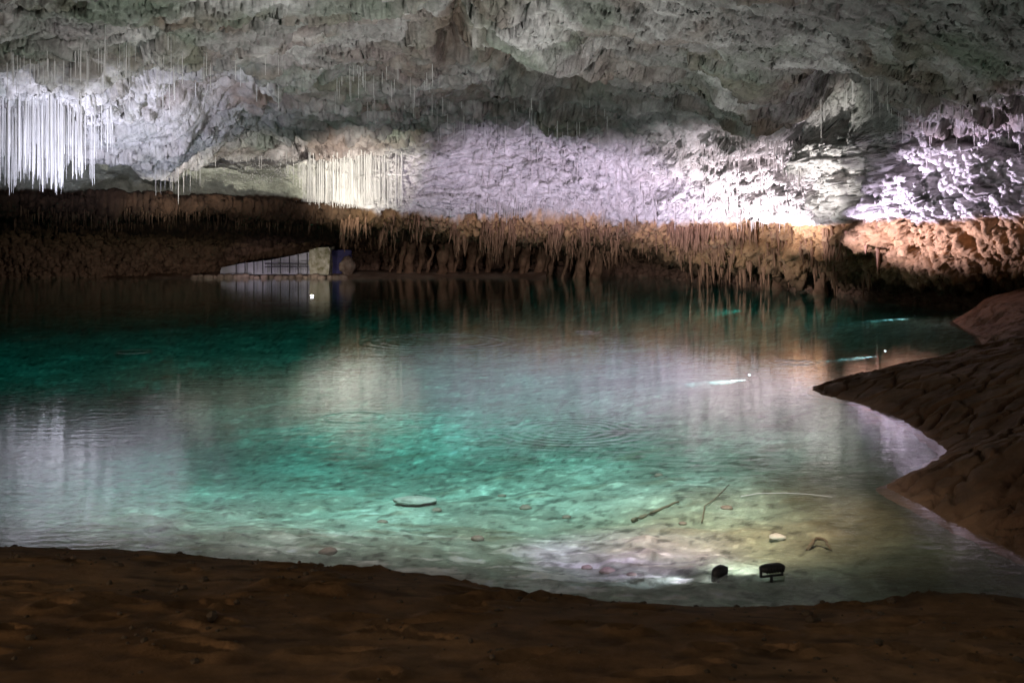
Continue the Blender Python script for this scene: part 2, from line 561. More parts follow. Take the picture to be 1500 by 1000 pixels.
def make_set(name, metas, specs, label, cat, group, n_ind, stuff_name, stuff_label):
    """specs: list of (pos, radius, length, lean); the largest n_ind become objects, the rest one stuff mesh"""
    specs = sorted(specs, key=lambda q: -(q[1] * q[2]) / q[0][1] ** 2)
    for k, (p, r_, L, lean) in enumerate(specs[:n_ind]):
        me = metas[k % len(metas)]
        o = bpy.data.objects.new(name, me)
        o.location = p
        o.scale = (r_, r_, L)
        o.rotation_euler = (lean[0], lean[1], rng.uniform(0, 6.28))
        link(o)
        tag(o, label(p) if callable(label) else label, cat, group(p) if callable(group) else group)
    rest = specs[n_ind:]
    if rest:
        V, Fc, off = [], [], 0
        data = []
        for me in metas:
            v = np.zeros(len(me.vertices) * 3)
            me.vertices.foreach_get('co', v)
            data.append((v.reshape(-1, 3), [tuple(p.vertices) for p in me.polygons]))
        for k, (p, r_, L, lean) in enumerate(rest):
            v, f = data[k % len(data)]
            q = v * np.array([r_, r_, L])
            a = rng.uniform(0, 6.28)
            q = np.stack([q[:, 0] * math.cos(a) - q[:, 1] * math.sin(a), q[:, 0] * math.sin(a) + q[:, 1] * math.cos(a), q[:, 2]], 1)
            q[:, 0] -= math.sin(lean[1]) * -q[:, 2] * 1.0
            q[:, 1] += math.sin(lean[0]) * -q[:, 2] * 1.0
            V.append(q + np.array(p))
            Fc += [tuple(i + off for i in t) for t in f]
            off += len(v)
        me = bpy.data.meshes.new(stuff_name)
        me.from_pydata(np.concatenate(V).tolist(), [], Fc)
        for pl in me.polygons:
            pl.use_smooth = True
        me.materials.append(metas[0].materials[0])
        o = link(bpy.data.objects.new(stuff_name, me))
        tag(o, stuff_label, cat, kind='stuff')


straw_me = [drip_mesh('soda_straw', M_straw, 'straw', k) for k in range(6)]
drip_w = [drip_mesh('white_stalactite', M_dripw, 'cone', 20 + k) for k in range(8)]
drip_b = [drip_mesh('brown_stalactite', M_dripb, 'cone', 40 + k) for k in range(10)]

Z0 = (0.0, 0.0)
# left cluster
sp = []
idx = pick(-60, 165, 134, 176, 420, 4.5, 7, dens=lambda x, y: np.clip(1.2 - np.abs(x - 60) / 120, 0.12, 1))
for i in idx:
    p = fP[i]
    bot = (262 + 34 * float(gnoise(np.array([[fx[i] / 9.0, 0.3, 0.7]]), 91)[0]) + rng.normal(0, 9)) if fx[i] < 140 else rng.uniform(190, 246)
    bot = min(bot, 286)
    if rng.random() < 0.4:
        bot -= rng.uniform(10, 80)
    zb = CH + (YH - bot) / F * p[1]
    L = p[2] - zb
    if L > 0.3:
        sp.append((p, rng.uniform(0.007, 0.021) if rng.random() < 0.9 else rng.uniform(0.021, 0.03), L, (rng.normal(0, 0.006), rng.normal(0, 0.006))))
make_set('soda_straw', straw_me, sp, 'long thin white straw stalactite in the dense curtain at the far left of the ceiling', 'stalactite',
         'straw stalactites of the left curtain', 160, 'straw_curtain', 'finer white straw stalactites filling the curtain at far left')
# centre curtain
sp = []
idx = pick(400, 590, 222, 264, 620, 4.0, 6, dens=lambda x, y: np.clip(1.2 - np.abs(x - 528) / 75, 0.12, 1))
for i in idx:
    p = fP[i]
    bot = rng.uniform(288, 306)
    L = p[2] - (CH + (YH - bot) / F * p[1])
    if L > 0.2:
        sp.append((p, rng.uniform(0.008, 0.024), L, Z0))
make_set('soda_straw', straw_me, sp, 'thin cream straw stalactite in the bright curtain above the mossy pillar', 'stalactite',
         'straw stalactites of the bright middle curtain', 140, 'straw_curtain', 'finer cream straw stalactites filling the bright middle curtain')
# dim curtain between them, and loose straws under the roof
sp = []
idx = pick(225, 480, 228, 268, 650, 4.0, 6, dens=lambda x, y: 0.06 + sstep(290, 420, x))
for i in idx:
    p = fP[i]
    bot = rng.uniform(275, 302)
    L = p[2] - (CH + (YH - bot) / F * p[1])
    if L > 0.2:
        sp.append((p, rng.uniform(0.007, 0.017), L, Z0))
for x0, x1, y0, y1, n, l0, l1 in ((10, 160, 60, 110, 40, 0.4, 1.2), (150, 260, 30, 110, 22, 0.5, 1.5), (220, 420, 70, 140, 22, 0.4, 1.1),
                                  (480, 640, 90, 150, 40, 0.3, 1.0), (640, 900, 140, 200, 90, 0.3, 0.9), (1200, 1330, 110, 165, 36, 0.4, 1.2)):
    for i in pick(x0, x1, y0, y1, n, 4.5, 8):
        sp.append((fP[i], rng.uniform(0.008, 0.018), rng.uniform(l0, l1), Z0))
make_set('soda_straw', straw_me, sp, 'very thin dim straw stalactite hanging between the two bright curtains', 'stalactite',
         'dim straw stalactites', 0, 'straw_stalactites', 'scattered hair thin straw stalactites hanging all over the grey ceiling')
# white drip fringe of the middle and right wall
sp = []
idx = pick(690, 1180, 205, 306, 1900, 4.05, 5.6, dens=lambda x, y: 0.3 + sstep(285, 300, y) * 1.5 + 0.6 * sstep(900, 1050, x))
for i in idx:
    L = rng.uniform(0.15, 0.5) * (2.0 if rng.random() < 0.2 else 1)
    sp.append((fP[i], rng.uniform(0.014, 0.042), L, Z0))
for i in pick(1330, 1500, 150, 235, 160, 4.3, 6):
    sp.append((fP[i], rng.uniform(0.02, 0.045), rng.uniform(0.12, 0.45), Z0))
make_set('white_stalactite', drip_w, sp, 'small white stalactite on the pale lilac lit wall above the tide mark', 'stalactite',
         'white stalactites of the lit wall', 300, 'white_stalactites', 'many tiny white stalactites fringing the ledges of the lit wall')
# brown fringe
sp = []
def clump(x, y):
    return gnoise(np.stack([np.asarray(x) / 34.0, np.asarray(y) / 60.0, np.full(len(x), 0.5)], 1), 951) + 0.5 * gnoise(np.stack([np.asarray(x) / 13.0, np.asarray(y) / 30.0, np.full(len(x), 0.5)], 1), 952)


idx = pick(500, 1290, 314, 374, 2100, 2.1, 3.98, dens=lambda x, y: (0.25 + sstep(680, 800, x) * 1.2) * (1 - 0.85 * sstep(1010, 1120, x)) * (0.06 + sstep(-0.1, 0.45, clump(x, y)) * 1.5))
for i in idx:
    L = (0.12 + rng.gamma(1.6, 0.20)) * (0.6 + 1.1 * float(np.clip(clump(fx[i:i + 1], fy[i:i + 1])[0] + 0.25, 0, 1)))
    L = min(L, 0.95)
    sp.append((fP[i], float(np.clip(0.05 + rng.gamma(1.5, 0.03), 0.035, 0.11)) * (0.6 + 0.5 * L), L, (rng.normal(0, 0.10), rng.normal(0, 0.10))))
for i in pick(1000, 1300, 372, 402, 90, 1.8, 3.2):
    sp.append((fP[i], rng.uniform(0.06, 0.13), rng.uniform(0.4, 1.0), Z0))
make_set('brown_stalactite', drip_b, sp, 'stubby brown stalactite in the fringe hanging from the stained lip of the far wall', 'stalactite',
         'brown stalactites of the far fringe', 300, 'brown_stalactites', 'crowded small brown stalactites of the fringe over the far shore')

# leaning dripstone columns standing in the water under the fringe
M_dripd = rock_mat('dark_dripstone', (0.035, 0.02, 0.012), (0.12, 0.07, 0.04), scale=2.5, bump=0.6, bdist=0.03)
drip_d = [drip_mesh('dark_stalactite', M_dripd, 'cone', 60 + k) for k in range(6)]
sp = []
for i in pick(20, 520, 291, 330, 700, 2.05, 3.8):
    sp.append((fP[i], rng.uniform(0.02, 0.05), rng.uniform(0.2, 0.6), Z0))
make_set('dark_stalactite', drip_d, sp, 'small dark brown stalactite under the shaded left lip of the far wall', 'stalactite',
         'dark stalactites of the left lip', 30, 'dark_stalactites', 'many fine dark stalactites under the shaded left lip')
for k in range(26):
    px = 575 + k * 13 + rng.uniform(-9, 9) if k < 24 else (1130 if k == 24 else 1200)
    D = (63.5 if px < 820 else 61.5) + rng.uniform(-0.8, 0.6) if k < 24 else (53.0 if k == 24 else 48.3)
    py_b = YH + F * (CH + 0.5) / D
    foot = W(px, py_b, D)
    lean = rng.uniform(0.1, 0.55)
    top = W(px + 26 * lean + rng.uniform(-4, 6), 350 + rng.uniform(-6, 8), D - 1.6) if k < 24 else W(px + 4, 372, D - 2.0)
    bm = bmesh.new()
    pts, rad = [], []
    r0 = rng.uniform(0.09, 0.36) if k < 24 else 0.5
    for j in range(9):
        t = j / 8
        p = foot * (1 - t) + top * t
        pts.append((p[0] + rng.normal(0, 0.05), p[1] + rng.normal(0, 0.05), p[2]))
        rad.append(r0 * (0.75 + 0.5 * abs(t - 0.45) + rng.uniform(-0.28, 0.28)))
    bm_tube(bm, pts, rad, n=9)
    o = bm_obj('dripstone_column', bm, M_dripb, smooth=True)
    if k < 24:
        tag(o, 'leaning brown dripstone column standing in the water under the fringe', 'column', 'leaning columns along the far waterline')
    else:
        tag(o, 'stout brown dripstone column at the waterline, ' + ('left of a pair' if k == 24 else 'right of a pair'), 'column')


# ------------------------------------------------------------------ stones
def rock_bm(size, seed, sub=3, rough=0.28):
    bm = bmesh.new()
    bmesh.ops.create_icosphere(bm, subdivisions=sub, radius=1.0)
    co = np.array([v.co[:] for v in bm.verts])
    d = 1 + rough * fbm(co * 1.3 + seed * 3.1, 4, 600 + seed)
    f1_, f2_, i_ = voronoi(co * 1.1 + seed, 700 + seed)
    d = d + 0.18 * (i_ - 0.5)
    for v, k in zip(bm.verts, d):
        v.co = Vector((v.co.x * k * size[0], v.co.y * k * size[1], v.co.z * k * size[2]))
    return bm


# ------------------------------------------------------------------ ground: lake bed, sand bank, mud bank
def seg_dist(P, poly):
    d = np.full(len(P), 1e9)
    for a, b in zip(poly[:-1], poly[1:]):
        a, b = np.array(a), np.array(b)
        ab = b - a
        t = np.clip(((P - a) @ ab) / (ab @ ab), 0, 1)
        d = np.minimum(d, np.linalg.norm(P - (a + t[:, None] * ab), axis=1))
    return d


def inside(P, poly):
    r = np.zeros(len(P), bool)
    x, y = P[:, 0], P[:, 1]
    n = len(poly)
    j = n - 1
    for i in range(n):
        xi, yi = poly[i]
        xj, yj = poly[j]
        c = ((yi > y) != (yj > y)) & (x < (xj - xi) * (y - yi) / (yj - yi + 1e-12) + xi)
        r ^= c
        j = i
    return r


def smooth_poly(pts, n=4):
    out = []
    for i in range(len(pts) - 1):
        p0 = np.array(pts[max(i - 1, 0)]); p1 = np.array(pts[i]); p2 = np.array(pts[i + 1]); p3 = np.array(pts[min(i + 2, len(pts) - 1)])
        for k in range(n):
            t = k / n
            q = 0.5 * (2 * p1 + (p2 - p0) * t + (2 * p0 - 5 * p1 + 4 * p2 - p3) * t * t + (3 * p1 - p0 - 3 * p2 + p3) * t ** 3)
            out.append(tuple(q))
    out.append(pts[-1])
    return out


SAND_L = smooth_poly([(-60, 15.0), (-30, 13.0), (-12, 11.2)] + [on_water(*q) for q in ((0, 806), (125, 809), (250, 815), (375, 825), (500, 834), (610, 843), (680, 852),
                                                       (730, 864), (800, 874), (900, 883), (1000, 890), (1120, 896), (1240, 896))] + [(3.4, 8.9), (5.0, 8.6), (12, 8.0), (60, 7.0)])
SAND_POLY = SAND_L + [(60, -60), (-60, -60)]
MUD_L = smooth_poly([(7.5, 7.2), (5.4, 8.8)] + [on_water(*q) for q in ((1500, 812), (1425, 777), (1345, 737), (1300, 714), (1318, 700), (1368, 678), (1384, 657), (1345, 628),
                                                                      (1290, 600), (1245, 586), (1192, 573))]
                    + [(5.9, 21.3), (7.6, 23.0), (9.6, 25.0), (10.9, 26.6), (12.3, 30.0), (12.9, 32.6), (13.6, 35.0), (15.5, 37.5), (18, 40)], 3)
MUD_POLY = MUD_L + [(45, 40), (45, 7)]


def sand_sd(P):
    d = seg_dist(P, SAND_L)
    return np.where(inside(P, SAND_POLY), d, -d)


def mud_sd(P):
    d = seg_dist(P, MUD_L)
    return np.where(inside(P, MUD_POLY), d, -d)


def P3(P, k=1.0):
    return np.stack([P[:, 0] * k, P[:, 1] * k, np.zeros(len(P)) + 0.37], 1)


far_line = [W(cx_, 0, 0)[:2] * 0 + np.array([(cx_ - 750) / F * d_, d_]) for cx_, d_ in ((-900, 30), (-250, 55), (0, 61), (480, 64.5), (900, 64.5), (1050, 57), (1200, 49.5), (1350, 42), (1500, 38))]


def bed_z(P):
    ds, dm = -sand_sd(P), -mud_sd(P)
    dr = seg_dist(P, far_line)
    k = 0.9
    d = -np.log(np.exp(-np.clip(ds, -3, 40) / k) + np.exp(-np.clip(dm * 0.8, -3, 40) / k)) * k
    z = -(0.13 * np.clip(d, 0, 60) + 0.0035 * np.clip(d, 0, 60) ** 2)
    z = -1.5 * np.tanh(-z / 1.5)
    # shallow shelf along the right and far right shore
    shelf = -0.10 - 0.16 * np.clip(np.minimum(dr * 0.7, np.clip(dm, 0, 90) * 0.9), 0, 30)
    z = np.maximum(z, np.where(P[:, 0] > 0.5, shelf, -9))
    z = z + 0.08 * fbm(P3(P, 0.9), 4, 201) + 0.05 * fbm(P3(P, 3.0) + P3(P[:, ::-1], 1.2), 5, 211, 0.62)
    pl = sstep(0.1, 0.5, fbm(P3(P, 1.5), 3, 221))
    z = z + 0.05 * pl * np.clip(1.4 - ds / 6, 0, 1)
    z = z - 0.9 * sstep(0.25, 1.6, np.maximum(-ds, -dm))
    return np.minimum(z, -0.05)


# lake bed, finer near the eye
bx = np.concatenate([np.arange(-1800, -200, 40.0), np.arange(-200, 1700, 4.0), np.arange(1700, 3400, 40.0)])
by = 1.0 / np.linspace(1 / 6.5, 1 / 80.0, 420)
DD, XX = np.meshgrid(by, bx, indexing='ij')
BX = (XX - 750) / F * DD
Pb = np.stack([BX.ravel(), DD.ravel()], 1)
zb = bed_z(Pb)
b1 = sstep(-0.15, 0.45, fbm(P3(Pb, 0.8), 5, 231))
b2 = sstep(0.05, 0.4, fbm(P3(Pb, 2.2) * np.array([1, 1.6, 1]), 5, 241))
nearshore = sstep(4.5, 0.5, -sand_sd(Pb)) if False else 1 - sstep(0.5, 3.2, -sand_sd(Pb))
Cbed0 = 0; Cbed = mixc(np.tile(np.array([0.24, 0.29, 0.22]), (len(Pb), 1)), np.array([0.42, 0.54, 0.42]), b1)
Cbed = mixc(Cbed, np.array([0.80, 0.78, 0.68]), sstep(0.0, 0.16, fbm(P3(Pb, 1.7) * np.array([1, 2.2, 1]), 5, 241)) * nearshore * (1 - sstep(1.0, 3.0, Pb[:, 0])) * sstep(-3.2, -1.2, Pb[:, 0]))
Cbed = mixc(Cbed, np.array([0.16, 0.15, 0.09]), sstep(0.12, 0.35, fbm(P3(Pb, 1.3) * np.array([1, 2.0, 1]), 4, 251)) * 0.6)
Cbed = mixc(Cbed, np.array([0.45, 0.36, 0.20]), np.exp(-(((Pb[:, 0] - 1.9) / 1.7) ** 2 + ((Pb[:, 1] - 11.2) / 1.3) ** 2)) * 0.6)  # warm pool of light around the two near lamps, tinted into the bed
speck = gnoise(np.stack([Pb[:, 0] * 7, Pb[:, 1] * 5, np.full(len(Pb), 0.3)], 1), 271) + 0.6 * gnoise(np.stack([Pb[:, 0] * 16, Pb[:, 1] * 11, np.full(len(Pb), 0.7)], 1), 272)
Cbed = mixc(Cbed, Cbed * 0.45, sstep(0.25, 0.6, speck))
Cbed = mixc(Cbed, np.minimum(Cbed * 1.7, 0.8), sstep(0.3, 0.7, -speck))
e1, e2, eid = voronoi(np.stack([(Pb[:, 0] + 0.5 * Pb[:, 1]) * 0.7, (Pb[:, 1] - 0.3 * Pb[:, 0]) * 1.1, np.full(len(Pb), 0.5)], 1) + 0.5 * np.stack([fbm(P3(Pb, 0.9), 3, 273)] * 3, 1), 274)
Cbed = mixc(Cbed, Cbed * 0.5, (1 - sstep(0.0, 0.07, e2 - e1)) * sstep(-0.1, 0.2, fbm(P3(Pb, 0.5), 2, 275)))
Cbed = mixc(Cbed, np.array([0.115, 0.105, 0.055]), sstep(2.6, 3.6, Pb[:, 0] + 0.3 * b1) * (1 - sstep(13, 17, Pb[:, 1])) * 0.8)  # right bay darkened in colour to hold back the overhead light
me = grid_mesh('lake_bed', np.stack([Pb[:, 0], Pb[:, 1], zb], 1), len(by), len(bx), Cbed)
me.materials.append(M_bed)
tag(link(bpy.data.objects.new('lake_bed', me)), 'pale silty lake bed seen through the clear water', 'lake bed', kind='structure')

# sand bank
gx = np.concatenate([np.linspace(-60, -10, 40, endpoint=False), np.arange(-10, 8, 0.045), np.linspace(8, 60, 40)])
gy = np.concatenate([np.linspace(-60, 0, 30, endpoint=False), np.linspace(0, 4, 40, endpoint=False), np.arange(4, 12.5, 0.04), np.linspace(12.5, 16, 20)])
GY, GX = np.meshgrid(gy, gx, indexing='ij')
Ps = np.stack([GX.ravel(), GY.ravel()], 1)
sd = sand_sd(Ps)
edge_n = 0.10 * fbm(P3(Ps, 2.0), 4, 301)
sde = sd + edge_n
zs = np.where(sde > 0, 0.30 * (1 - np.exp(-sde * 1.1)) + 0.115 * np.clip(sde, 0, 11), 0.5 * sde)
lump = np.exp(-(((Ps[:, 0] - 3.2) / 0.9) ** 2 + ((Ps[:, 1] - 8.45) / 0.28) ** 2)) * 0.08
zs = zs + 0.045 * fbm(P3(Ps, 1.2), 4, 311) + 0.018 * fbm(P3(Ps, 5.0), 5, 321, 0.65) + lump * (1 + 0.8 * fbm(P3(Ps, 4), 3, 322))
pit = np.zeros(len(Ps))
pr = np.random.default_rng(5)
for k in range(150):                                               # old foot marks
    X, Y = pr.uniform(-5, 4.5), pr.uniform(4.2, 9.3)
    a, L, w = pr.uniform(-0.8, 0.8), pr.uniform(0.06, 0.20), pr.uniform(0.035, 0.09)
    dx, dy = Ps[:, 0] - X, Ps[:, 1] - Y
    u = (dx * math.cos(a) + dy * math.sin(a)) / L
    v = (-dx * math.sin(a) + dy * math.cos(a)) / w
    q = u * u + v * v
    pit += pr.uniform(0.02, 0.07) * 1.6 * (np.exp(-q * q) - 0.35 * np.exp(-(np.sqrt(q) - 1.6) ** 2 * 4))
zs = zs - pit * sstep(0.15, 0.5, sd)
c1 = sstep(-0.3, 0.4, fbm(P3(Ps, 0.7), 4, 331))
Cs = mixc(np.tile(np.array([0.20, 0.105, 0.045]), (len(Ps), 1)), np.array([0.29, 0.165, 0.08]), c1)
Cs = mixc(Cs, np.array([0.10, 0.055, 0.028]), sstep(0.10, 0.35, fbm(P3(Ps, 3.0) * np.array([1, 1.8, 1]), 5, 341)) * 0.8)
Cs = mixc(Cs, np.array([0.09, 0.05, 0.03]), 1 - sstep(0.0, 0.10, zs))    # wet rim
Cs = mixc(Cs, np.array([0.10, 0.07, 0.045]), np.clip(lump / 0.1, 0, 1))
me = grid_mesh('sand_bank', np.stack([Ps[:, 0], Ps[:, 1], zs], 1), len(gy), len(gx), Cs)
me.materials.append(M_sand)
tag(link(bpy.data.objects.new('sand_bank', me)), 'dark brown sandy bank with foot marks along the near shore', 'ground', kind='structure')

# crumbs of earth on the sand
cb = np.random.default_rng(8)
V, Fc, off = [], [], 0
ico = rock_bm((1, 1, 0.7), 2, 1, 0.5)
iv = np.array([v.co[:] for v in ico.verts])
ifc = [tuple(v.index for v in f.verts) for f in ico.faces]
ico.free()
PXY = np.stack([cb.uniform(-6, 5, 3200), cb.uniform(4.2, 10.4, 3200)], 1)
PXY = PXY[(sand_sd(PXY) > 0.02) & (fbm(P3(PXY, 0.9), 3, 361) + cb.uniform(-0.35, 0.35, len(PXY)) > 0.02)]
ix = np.clip(np.searchsorted(gx, PXY[:, 0]), 0, len(gx) - 1)
iy = np.clip(np.searchsorted(gy, PXY[:, 1]), 0, len(gy) - 1)
PZ = zs.reshape(len(gy), len(gx))[iy, ix]
for (x, y), z in zip(PXY, PZ):
    r = 0.006 + cb.gamma(1.3, 0.006)
    V.append(iv * r * cb.uniform(0.7, 1.3, (1, 3)) + np.array([x, y, z + r * 0.2]))
    Fc += [tuple(i + off for i in f) for f in ifc]
    off += len(iv)
me = bpy.data.meshes.new('sand_crumbs')
me.from_pydata(np.concatenate(V).tolist(), [], Fc)
me.materials.append(M_wood)
tag(link(bpy.data.objects.new('sand_crumbs', me)), 'dark crumbs of earth scattered over the brown sand bank', 'debris', kind='stuff')

# mud bank
gx = np.concatenate([np.arange(3.2, 14, 0.036), np.linspace(14, 45, 120)])
gy = np.concatenate([np.arange(7.5, 24, 0.036), np.linspace(24, 42, 180)])
GY, GX = np.meshgrid(gy, gx, indexing='ij')
Pm = np.stack([GX.ravel(), GY.ravel()], 1)
md = mud_sd(Pm) + 0.12 * fbm(P3(Pm, 1.6), 4, 401)
wv = np.stack([fbm(P3(Pm, 0.8), 3, 402), fbm(P3(Pm, 0.8) + 9, 3, 403), np.zeros(len(Pm))], 1)
ca = math.radians(35)
U = Pm[:, 0] * math.cos(ca) + Pm[:, 1] * math.sin(ca)
Vv = -Pm[:, 0] * math.sin(ca) + Pm[:, 1] * math.cos(ca)
q1, q2, qid = voronoi(np.stack([U * 0.95, Vv * 2.2, np.full(len(U), 0.5)], 1) + wv * 0.9, 404)
crack = 1 - sstep(0.01, 0.065, q2 - q1)
r1_, r2_, rid = voronoi(np.stack([U * 2.2, Vv * 3.4, np.full(len(U), 0.5)], 1) + wv * 1.6, 405)
crack2 = (1 - sstep(0.0, 0.10, r2_ - r1_)) * sstep(0.0, 0.3, fbm(P3(Pm, 0.6), 3, 406))
tipk = sstep(17.5, 20.5, Pm[:, 1]) * (1 - sstep(20.5, 24, Pm[:, 1]))
slope = 0.42 - 0.20 * tipk
plate = 0.95
zm = np.where(md > 0, plate * np.tanh(slope * md / plate) + 0.03 * np.clip(md, 0, 20), 0.45 * md)
zm = zm + sstep(0.0, 0.2, md) * (0.10 * fbm(P3(Pm, 0.55), 4, 411) + 0.05 * (qid - 0.5) + 0.03 * (rid - 0.5) - 0.20 * crack - 0.08 * crack2) + 0.03 * fbm(P3(Pm, 3.5), 4, 421)
m2nd = np.exp(-(((Pm[:, 0] - 15.2) / 2.6) ** 2 + ((Pm[:, 1] - 33) / 3.0) ** 2))
zm = zm + 0.35 * m2nd * sstep(0, 1.0, md)
Cm = mixc(np.tile(np.array([0.20, 0.108, 0.064]), (len(Pm), 1)), np.array([0.30, 0.175, 0.11]), sstep(-0.3, 0.4, fbm(P3(Pm, 0.9), 4, 431)))
Cm = mixc(Cm, np.array([0.11, 0.07, 0.05]), sstep(0.1, 0.5, fbm(P3(Pm, 2.4), 4, 441)) * 0.6)
me = grid_mesh('mud_bank', np.stack([Pm[:, 0], Pm[:, 1], zm], 1), len(gy), len(gx), Cm)
me.materials.append(M_mud)
tag(link(bpy.data.objects.new('mud_bank', me)), 'cracked brown mud bank running out to a point on the right shore', 'ground', kind='structure')

# low shore under the far wall
nx, ny = 420, 14
sx = np.linspace(-200, 800, nx)
SZ = []
for j in range(ny):
    t = j / (ny - 1)
    D = 60.6 - 0.004 * (sx - 480) * 0 + t * 6.0 + 0.5 * np.sin(sx * 0.021) + 0.3 * np.sin(sx * 0.067 + 1)
    SZ.append(np.stack([(sx - 750) / F * D, D, np.full(nx, -0.16 + 0.42 * (1 - (1 - min(1, t * 1.6)) ** 2))], 1))
SZ = np.concatenate(SZ)
SZ[:, 2] += 0.12 * fbm(SZ * np.array([1, 1, 0]) * 1.1 + 0.3, 4, 501) - 0.10 * sstep(-19, -25, SZ[:, 0])
me = grid_mesh('far_shore', SZ, ny, nx, mixc(np.tile(np.array([0.26, 0.16, 0.11]), (len(SZ), 1)), np.array([0.42, 0.30, 0.22]), sstep(-0.2, 0.4, fbm(SZ * 0.8, 4, 511))))
me.materials.append(M_mud)
tag(link(bpy.data.objects.new('far_shore', me)), 'low muddy shore under the far wall', 'shore', kind='structure')


for k in range(24):
    px = 285 + k * 9.4 + rng.uniform(-3, 3)
    D = 60.9 + rng.uniform(-0.3, 0.5)
    r_ = rng.uniform(0.10, 0.24)
    o = bm_obj('shore_stone', rock_bm((r_ * 1.4, r_, r_ * 0.8), k, 2), M_stone, smooth=True)
    o.location = ((px - 750) / F * D, D, rng.uniform(0.0, 0.08))
    tag(o, 'small brown stone in the row on the low shore in front of the railing', 'stone', 'stones along the far shore')

# sunken things: (name, px, py, depth z)
def sunk(px, py, z):
    X, D = on_water(px, py, z)
    return Vector((X, D, float(bed_z(np.array([[X, D]]))[0])))


def on_bed(px, py):
    z = -0.2
    for _ in range(12):
        X, D = on_water(px, py, z)
        z = float(bed_z(np.array([[X, D]]))[0])
    return Vector((X, D, z))


p = on_bed(606, 738)
o = bm_obj('sunken_slab', rock_bm((0.25, 0.17, 0.04), 3, 4, 0.45), M_slab, smooth=True)
o.location = p + Vector((0, 0, 0.05))
tag(o, 'pale flat angular rock lying alone on the turquoise lake bed', 'rock')
p = on_bed(1138, 789)
o = bm_obj('sunken_stone', rock_bm((0.085, 0.07, 0.03), 6, 3), M_pale, smooth=True)
o.location = p + Vector((0, 0, 0.03))
tag(o, 'small cream stone on the lake bed beyond the upright floodlight', 'stone')
for k, (px, py, s_) in enumerate(((1000, 767, 0.05), (965, 697, 0.07), (1065, 745, 0.08), (890, 838, 0.09), (860, 832, 0.06), (925, 842, 0.05), (640, 748, 0.07), (735, 727, 0.06),
                                  (770, 745, 0.09), (830, 758, 0.06), (560, 765, 0.07), (700, 790, 0.08), (480, 810, 0.10)  )):
    p = on_bed(px, py)
    o = bm_obj('bed_stone', rock_bm((s_ * 0.9, s_ * 0.7, s_ * 0.4), 30 + k, 2), M_stone, smooth=True)
    o.location = p + Vector((0, 0, s_ * 0.12))
    tag(o, 'small loose stone half buried in the silt of the lake bed', 'stone', 'small stones on the lake bed')


def stick(name, pts, r0, mat, label, cat, lift=0.02, lifts=None):
    bm = bmesh.new()
    P_ = []
    for i, q in enumerate(pts):
        b = on_bed(*q)
        P_.append(b + Vector((0, 0, lift if lifts is None else lifts[i])))
    Q = []
    for i in range(len(P_) - 1):
        for k in range(5):
            t = k / 5
            Q.append(P_[i].lerp(P_[i + 1], t) + Vector((rng.normal(0, r0 * 0.25), rng.normal(0, r0 * 0.25), 0)))
    Q.append(P_[-1])
    bm_tube(bm, Q, [r0 * (1 - 0.5 * i / len(Q)) for i in range(len(Q))], n=7)
    o = bm_obj(name, bm, mat, smooth=True)
    return tag(o, label, cat)


stick('sunken_branch', [(1028, 768), (1032, 745), (1048, 732), (1068, 712)], 0.009, M_stick, 'thin forked looking branch lying on the shallow lake bed', 'branch')
stick('sunken_pole', [(926, 766), (958, 752), (994, 737)], 0.022, M_stick, 'straight dark sunken pole on the lake bed', 'pole', 0.03)
stick('driftwood', [(1182, 806), (1196, 799), (1208, 802), (1218, 806)], 0.02, M_stick, 'short dark arched driftwood beside the lit silt', 'driftwood', lifts=[0.0, 0.07, 0.08, 0.0])
stick('pale_tube', [(1085, 729), (1110, 725), (1150, 724), (1185, 726), (1219, 730)], 0.006, M_tube, 'thin white tube curving across the shallow lake bed', 'cable')  # thin white tube along a curved line on the bed


